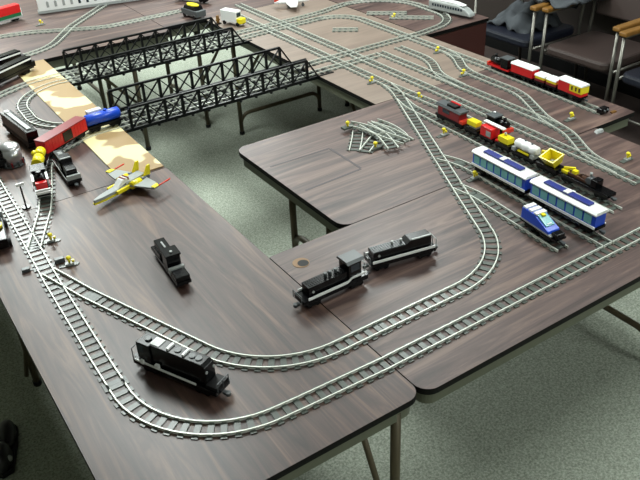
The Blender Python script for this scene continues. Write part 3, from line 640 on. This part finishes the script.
MB().box(20, 130, -12, 12, 32, 44).build('boom_bed', 'brown', t, bevel=1); MB().bar((2, -4, 50), (40, 12, 58), 9).box(0, 26, -16, 0, 34, 46).build('lever_arm', 'yellow', t); MB().box(40, 58, -8, 10, 44, 58).build('control_block', 'yellow', t)
MB().tube([(70, 0, 44), (84, 0, 60), (104, 0, 58), (112, 0, 46)], 5, 8).build('hook_arm', 'brown', t); MB().cyl((118, -14, 48), 13, 28, 'y', 16).build('winch_drum', 'dgrey', t); MB().box(132, 158, -20, 20, 32, 66).build('cab', 'black', t, bevel=3); MB().cyl((112, 8, 62), 5, 14, 'z').build('pulley', 'grey', t)
# small steam engine behind train 1
t, L = along('steam_locomotive', 'small black steam engine with red front behind the white-roofed wagon', 'model train', (2136, 2046), (2132, 1938), 9, sy=.92, sz=.82)
wheels(t, L, (30, L-30)); MB().box(0, L, -24, 24, 18, 28).build('frame', 'black', t); MB().box(4, 46, -24, 24, 28, 72).build('cab', 'dblack', t, bevel=1); MB().box(0, 50, -27, 27, 72, 79).build('cab_roof', 'dgrey', t, bevel=1)
MB().cyl((46, 0, 50), 18, 54, 'x', 16).build('boiler', 'black', t); MB().cyl((84, 0, 66), 6, 16, 'z', 12, 8).build('chimney', 'black', t); MB().box(L-8, L+6, -26, 26, 18, 36).build('buffer_beam', 'orange', t); MB().cyl((14, 10, 79), 5, 6, 'z').build('roof_cap', 'white', t)
# white blue coaches
xb = lambda y: 1818 + (y-1190)*(1834-1818)/650 + 6
def passenger(label, y0, y1, nose):
    t, L = along('passenger_coach', label, 'model coach', (xb(y0), y0), (xb(y1), y1), 9)
    wheels(t, L, (L*.14, L*.86)); couplers(t, L); MB().box(0, L, -25, 25, 20, 30).build('frame', 'black', t)
    for s in (-1, 1): MB().box(2, L-2, s*26-2, s*26+2, 26, 34).build('skirt', 'white', t)
    MB().box(4, L-4, -24, 24, 30, 74).build('body', 'blue', t, bevel=1)
    n = 7
    for k in range(n): x = 12 + k*(L-24)/n; MB().box(x, x+(L-24)/n-7, -25.4, 25.4, 38, 70).build('window', 'aqua', t)
    MB().prism([(-30, 74), (30, 74), (30, 79), (22, 86), (-22, 86), (-30, 79)], 0, L, 'x').build('roof', 'white', t, bevel=1.5)
    m = MB(); m.box(L*.16, L*.84, -13, 13, 86, 93); m.build('roof_panel', 'navy', t, bevel=2)
    MB().box(L*.46, L*.53, -13, 13, 93, 96).box(L*.5, L*.54, 14, 22, 86, 92).build('roof_block', 'white', t)
    if nose: MB().box(-8, 4, -8, 8, 30, 52).build('gangway_door', 'yellow', t)
    return t
passenger('white roofed blue coach, left one of the passenger pair', 1812, 1540, False)
passenger('white roofed blue coach, right one of the passenger pair', 1522, 1238, True)
# blue loco
t, L = along('diesel_locomotive', 'small blue wedge-nosed engine with white ribbed roof on the short siding', 'model train', (1700, 1436), (1682, 1272), 9, sy=.95, sz=.85)
wheels(t, L, (44, L-46)); couplers(t, L); MB().box(0, L, -25, 25, 20, 28).build('frame', 'black', t); MB().box(2, L-18, -26, 26, 28, 33).build('skirt', 'grey', t)
MB().prism([(4, 33), (L-30, 33), (L-34, 44), (L*.5, 66), (L*.38, 78), (6, 78)], -25, 25, 'y').build('body', 'blue', t, bevel=1.5)
for k in range(3): MB().box(8+k*24, 24+k*24, -22, 22, 78, 84).build('roof_rib', 'white', t)
MB().prism([(L*.42, 70), (L*.54, 62), (L*.70, 52), (L*.70, 56), (L*.52, 72), (L*.42, 79)], -18, 18, 'y').build('windscreen', 'aqua', t)
MB().box(L-26, L, -18, 18, 28, 46).build('nose', 'black', t, bevel=3); MB().box(L*.6, L*.68, -9, 9, 54, 60).build('nose_badge', 'white', t)
MB().box(L*.44, L*.52, -6, 6, 76, 82).build('driver_head', 'yellow', t)
# ------------------------------------------------------------------ starfighter toy
t, L = along('toy_spaceship', 'grey and yellow toy spaceship with long pointed nose and spread wings on the left table', 'toy spaceship', (582, 2430), (862, 2545), 0)
NL = L
MB().prism([(0, -4), (0, 4), (40, 13), (150, 20), (150, -20), (40, -13)], 24, 36).build('nose', 'grey', t, bevel=2)
MB().prism([(-2, -5), (-2, 5), (40, 15), (150, 23), (150, -23), (40, -15)], 18, 24).build('nose_keel', 'yellow', t)
MB().box(88, 230, -30, -20, 22, 36).box(88, 230, 20, 30, 22, 36).build('side_beam', 'yellow', t, bevel=1.5)
MB().box(140, 236, -20, 20, 22, 44).build('fuselage', 'grey', t, bevel=2)
MB().prism([(104, 36), (168, 44), (160, 58), (132, 58)], -14, 14, 'y').build('canopy', 'white', t)
MB().prism([(-16, 59), (16, 59), (16, 61), (-16, 61)], 140, 146, 'x').prism([(-16, 50), (16, 50), (16, 61), (-16, 61)], 156, 160, 'x').build('canopy_frame', 'dred', t)
for s in (-1, 1):
    MB().prism([(146, s*30), (226, s*30), (214, s*96), (196, s*128), (176, s*128)], 30, 36).build('wing', 'grey', t)
    MB().prism([(176, s*110), (207, s*110), (198, s*129), (175, s*129)], 36, 39).build('wing_tip', 'yellow', t)
    m = MB(); m.tube([(150, s*34, 32), (196, s*34, 32)], 14, 14); m.build('engine', 'yellow', t); MB().cyl((196, s*34, 32), 11, 46, 'x', 12, 6).build('exhaust', 'dgrey', t)
    MB().prism([(216, 36), (250, 36), (256, 74), (242, 74)], s*30-3, s*30+3, 'y').build('tail_fin', 'yellow', t)
    MB().tube([(190, s*122, 33), (262, s*122, 33)], 3, 8).build('cannon', 'orange', t)
MB().box(140, 220, -14, 14, 0, 22).build('landing_skid', 'dgrey', t)
M['shade_sheet'] = mat('dark_brown_floor_shade', (50, 38, 34), 0.9, var=0.25, vscale=30)  # thin added sheet, its dark colour painted as the shade around the chairs
tag(MB().box(3300, 4420, 1500, 4700, 0, 6).build('shade_sheet', 'shade_sheet', None, (0, 0, FZ)), 'added dark brown sheet standing in for floor shade under the row of chrome armchairs', 'shade_sheet')
# ------------------------------------------------------------------ chairs
def chair(label, x, y, rot, seat, arm=True):
    t = thing('armchair', label, 'chair', (x, y, FZ+6), rot, None)   # local +x = front
    MB().prism(rrect(-240, 250, -240, 240, (60,)*4), 390, 446).build('seat', seat, t, bevel=16)
    b = MB().prism([(-235, 560), (-205, 560), (-250, 860), (-285, 860)], -225, 225, 'y').build('backrest', seat, t, bevel=14)
    for s in (-1, 1):
        MB().tube([(235, s*262, 0), (225, s*262, 640)], 11, 10).build('leg', 'chrome', t)
        MB().tube([(-270, s*262, 0), (-225, s*262, 450), (-265, s*262, 860)], 11, 10).build('leg', 'chrome', t)
        MB().tube([(230, s*262, 395), (-230, s*262, 395)], 9, 8).build('side_rail', 'chrome', t)
        if arm:
            MB().tube([(225, s*262, 640), (-225, s*262, 640)], 9, 8).build('arm_rail', 'chrome', t)
            MB().box(-190, 250, s*262-26, s*262+26, 648, 676).build('armrest', 'oak', t, bevel=8)
    MB().tube([(230, -262, 180), (230, 262, 180)], 8, 8).build('front_stretcher', 'chrome', t)
    return t
chair('chrome armchair with dark blue seat at top right under the grey coats', 3965, 3538, math.pi, 'seatk')
chair('chrome and oak armchair with brown vinyl seat, middle of the row at right', 3998, 2945, math.pi+0.02, 'seatb')
chair('chrome and oak armchair with dark blue seat, nearest one at the right edge', 3950, 2330, math.pi-0.02, 'seatk')
def cloth(label, cx, cy, cz, sx, sy, hgt, seed):
    rnd = random.Random(seed); bm = MB(); N, K = 28, 20; V = []
    ph = [rnd.uniform(0, 6) for _ in range(8)]
    for j in range(K+1):
        r = []
        for i in range(N+1):
            u, v = i/N*2-1, j/K*2-1; e = max(abs(u), abs(v))
            h = hgt*(1-abs(u)**3)*(1-abs(v)**3) + 16*math.sin(7*u+ph[0]+2*v)+14*math.sin(9*v+ph[1]-3*u)+8*math.sin(15*u+11*v+ph[2])
            r.append(bm.bm.verts.new((u*sx*(1+.08*math.sin(5*v+ph[3])), v*sy*(1+.08*math.sin(6*u+ph[4])), max(h, 0 if e < .98 else -10))))
        V.append(r)
    for j in range(K):
        for i in range(N):
            f = bm._f([V[j][i], V[j][i+1], V[j+1][i+1], V[j+1][i]]); f.smooth = True
    o = bm.build('coat', 'coat', None, (cx, cy, cz)); s = o.modifiers.new('thickness', 'SOLIDIFY'); s.thickness = 0.012
    return tag(o, label, 'coat')
cloth('grey coat heaped on the dark blue chair seat at top right', 3995, 3570, -282, 190, 180, 120, 3)
cloth('grey coat draped over the chair arms at the top edge', 4085, 3335, -48, 280, 240, 50, 9)
# shoe, cords, paper
t = thing('shoe', 'black shoe on the carpet at the lower left edge', 'shoe', (22, 2240, FZ), R_(72))
MB().prism([(-90, -36), (40, -42), (120, -38), (160, -10), (158, 14), (110, 38), (30, 38), (-90, 34), (-110, 0)], 0, 22).build('sole', 'dblack', t, bevel=4)
m = MB(); m.sphere((75, 0, 20), 82, 38, 42, 18, 10); m.sphere((-40, 0, 30), 66, 34, 58, 18, 10); m.build('upper', 'shoe', t)
MB().sphere((-62, -22, 46), 12, 16, 14).build('heel_badge', 'grey', t)
tag(MB().tube([(20, 1900, FZ+8), (70, 1820, FZ+8), (130, 1770, FZ+8), (170, 1760, FZ+8), (175, 1810, FZ+8), (120, 1850, FZ+8), (200, 1900, FZ+8), (330, 1960, FZ+8)], 7, 8).build('power_cord', 'cord'), 'black power cord curling on the carpet beside the left table', 'cord')
m = MB(); m.prism([(-24, -10), (10, -14), (26, -2), (16, 12), (-18, 10)], 0.3, 10, 'z', [(-16, -5), (8, -10), (18, -2), (10, 6), (-12, 7)])
tag(m.build('paper_scrap', 'grey', None, (2454, 1750, 0)), 'crumpled pale scrap at the far right corner of the front table', 'scrap')
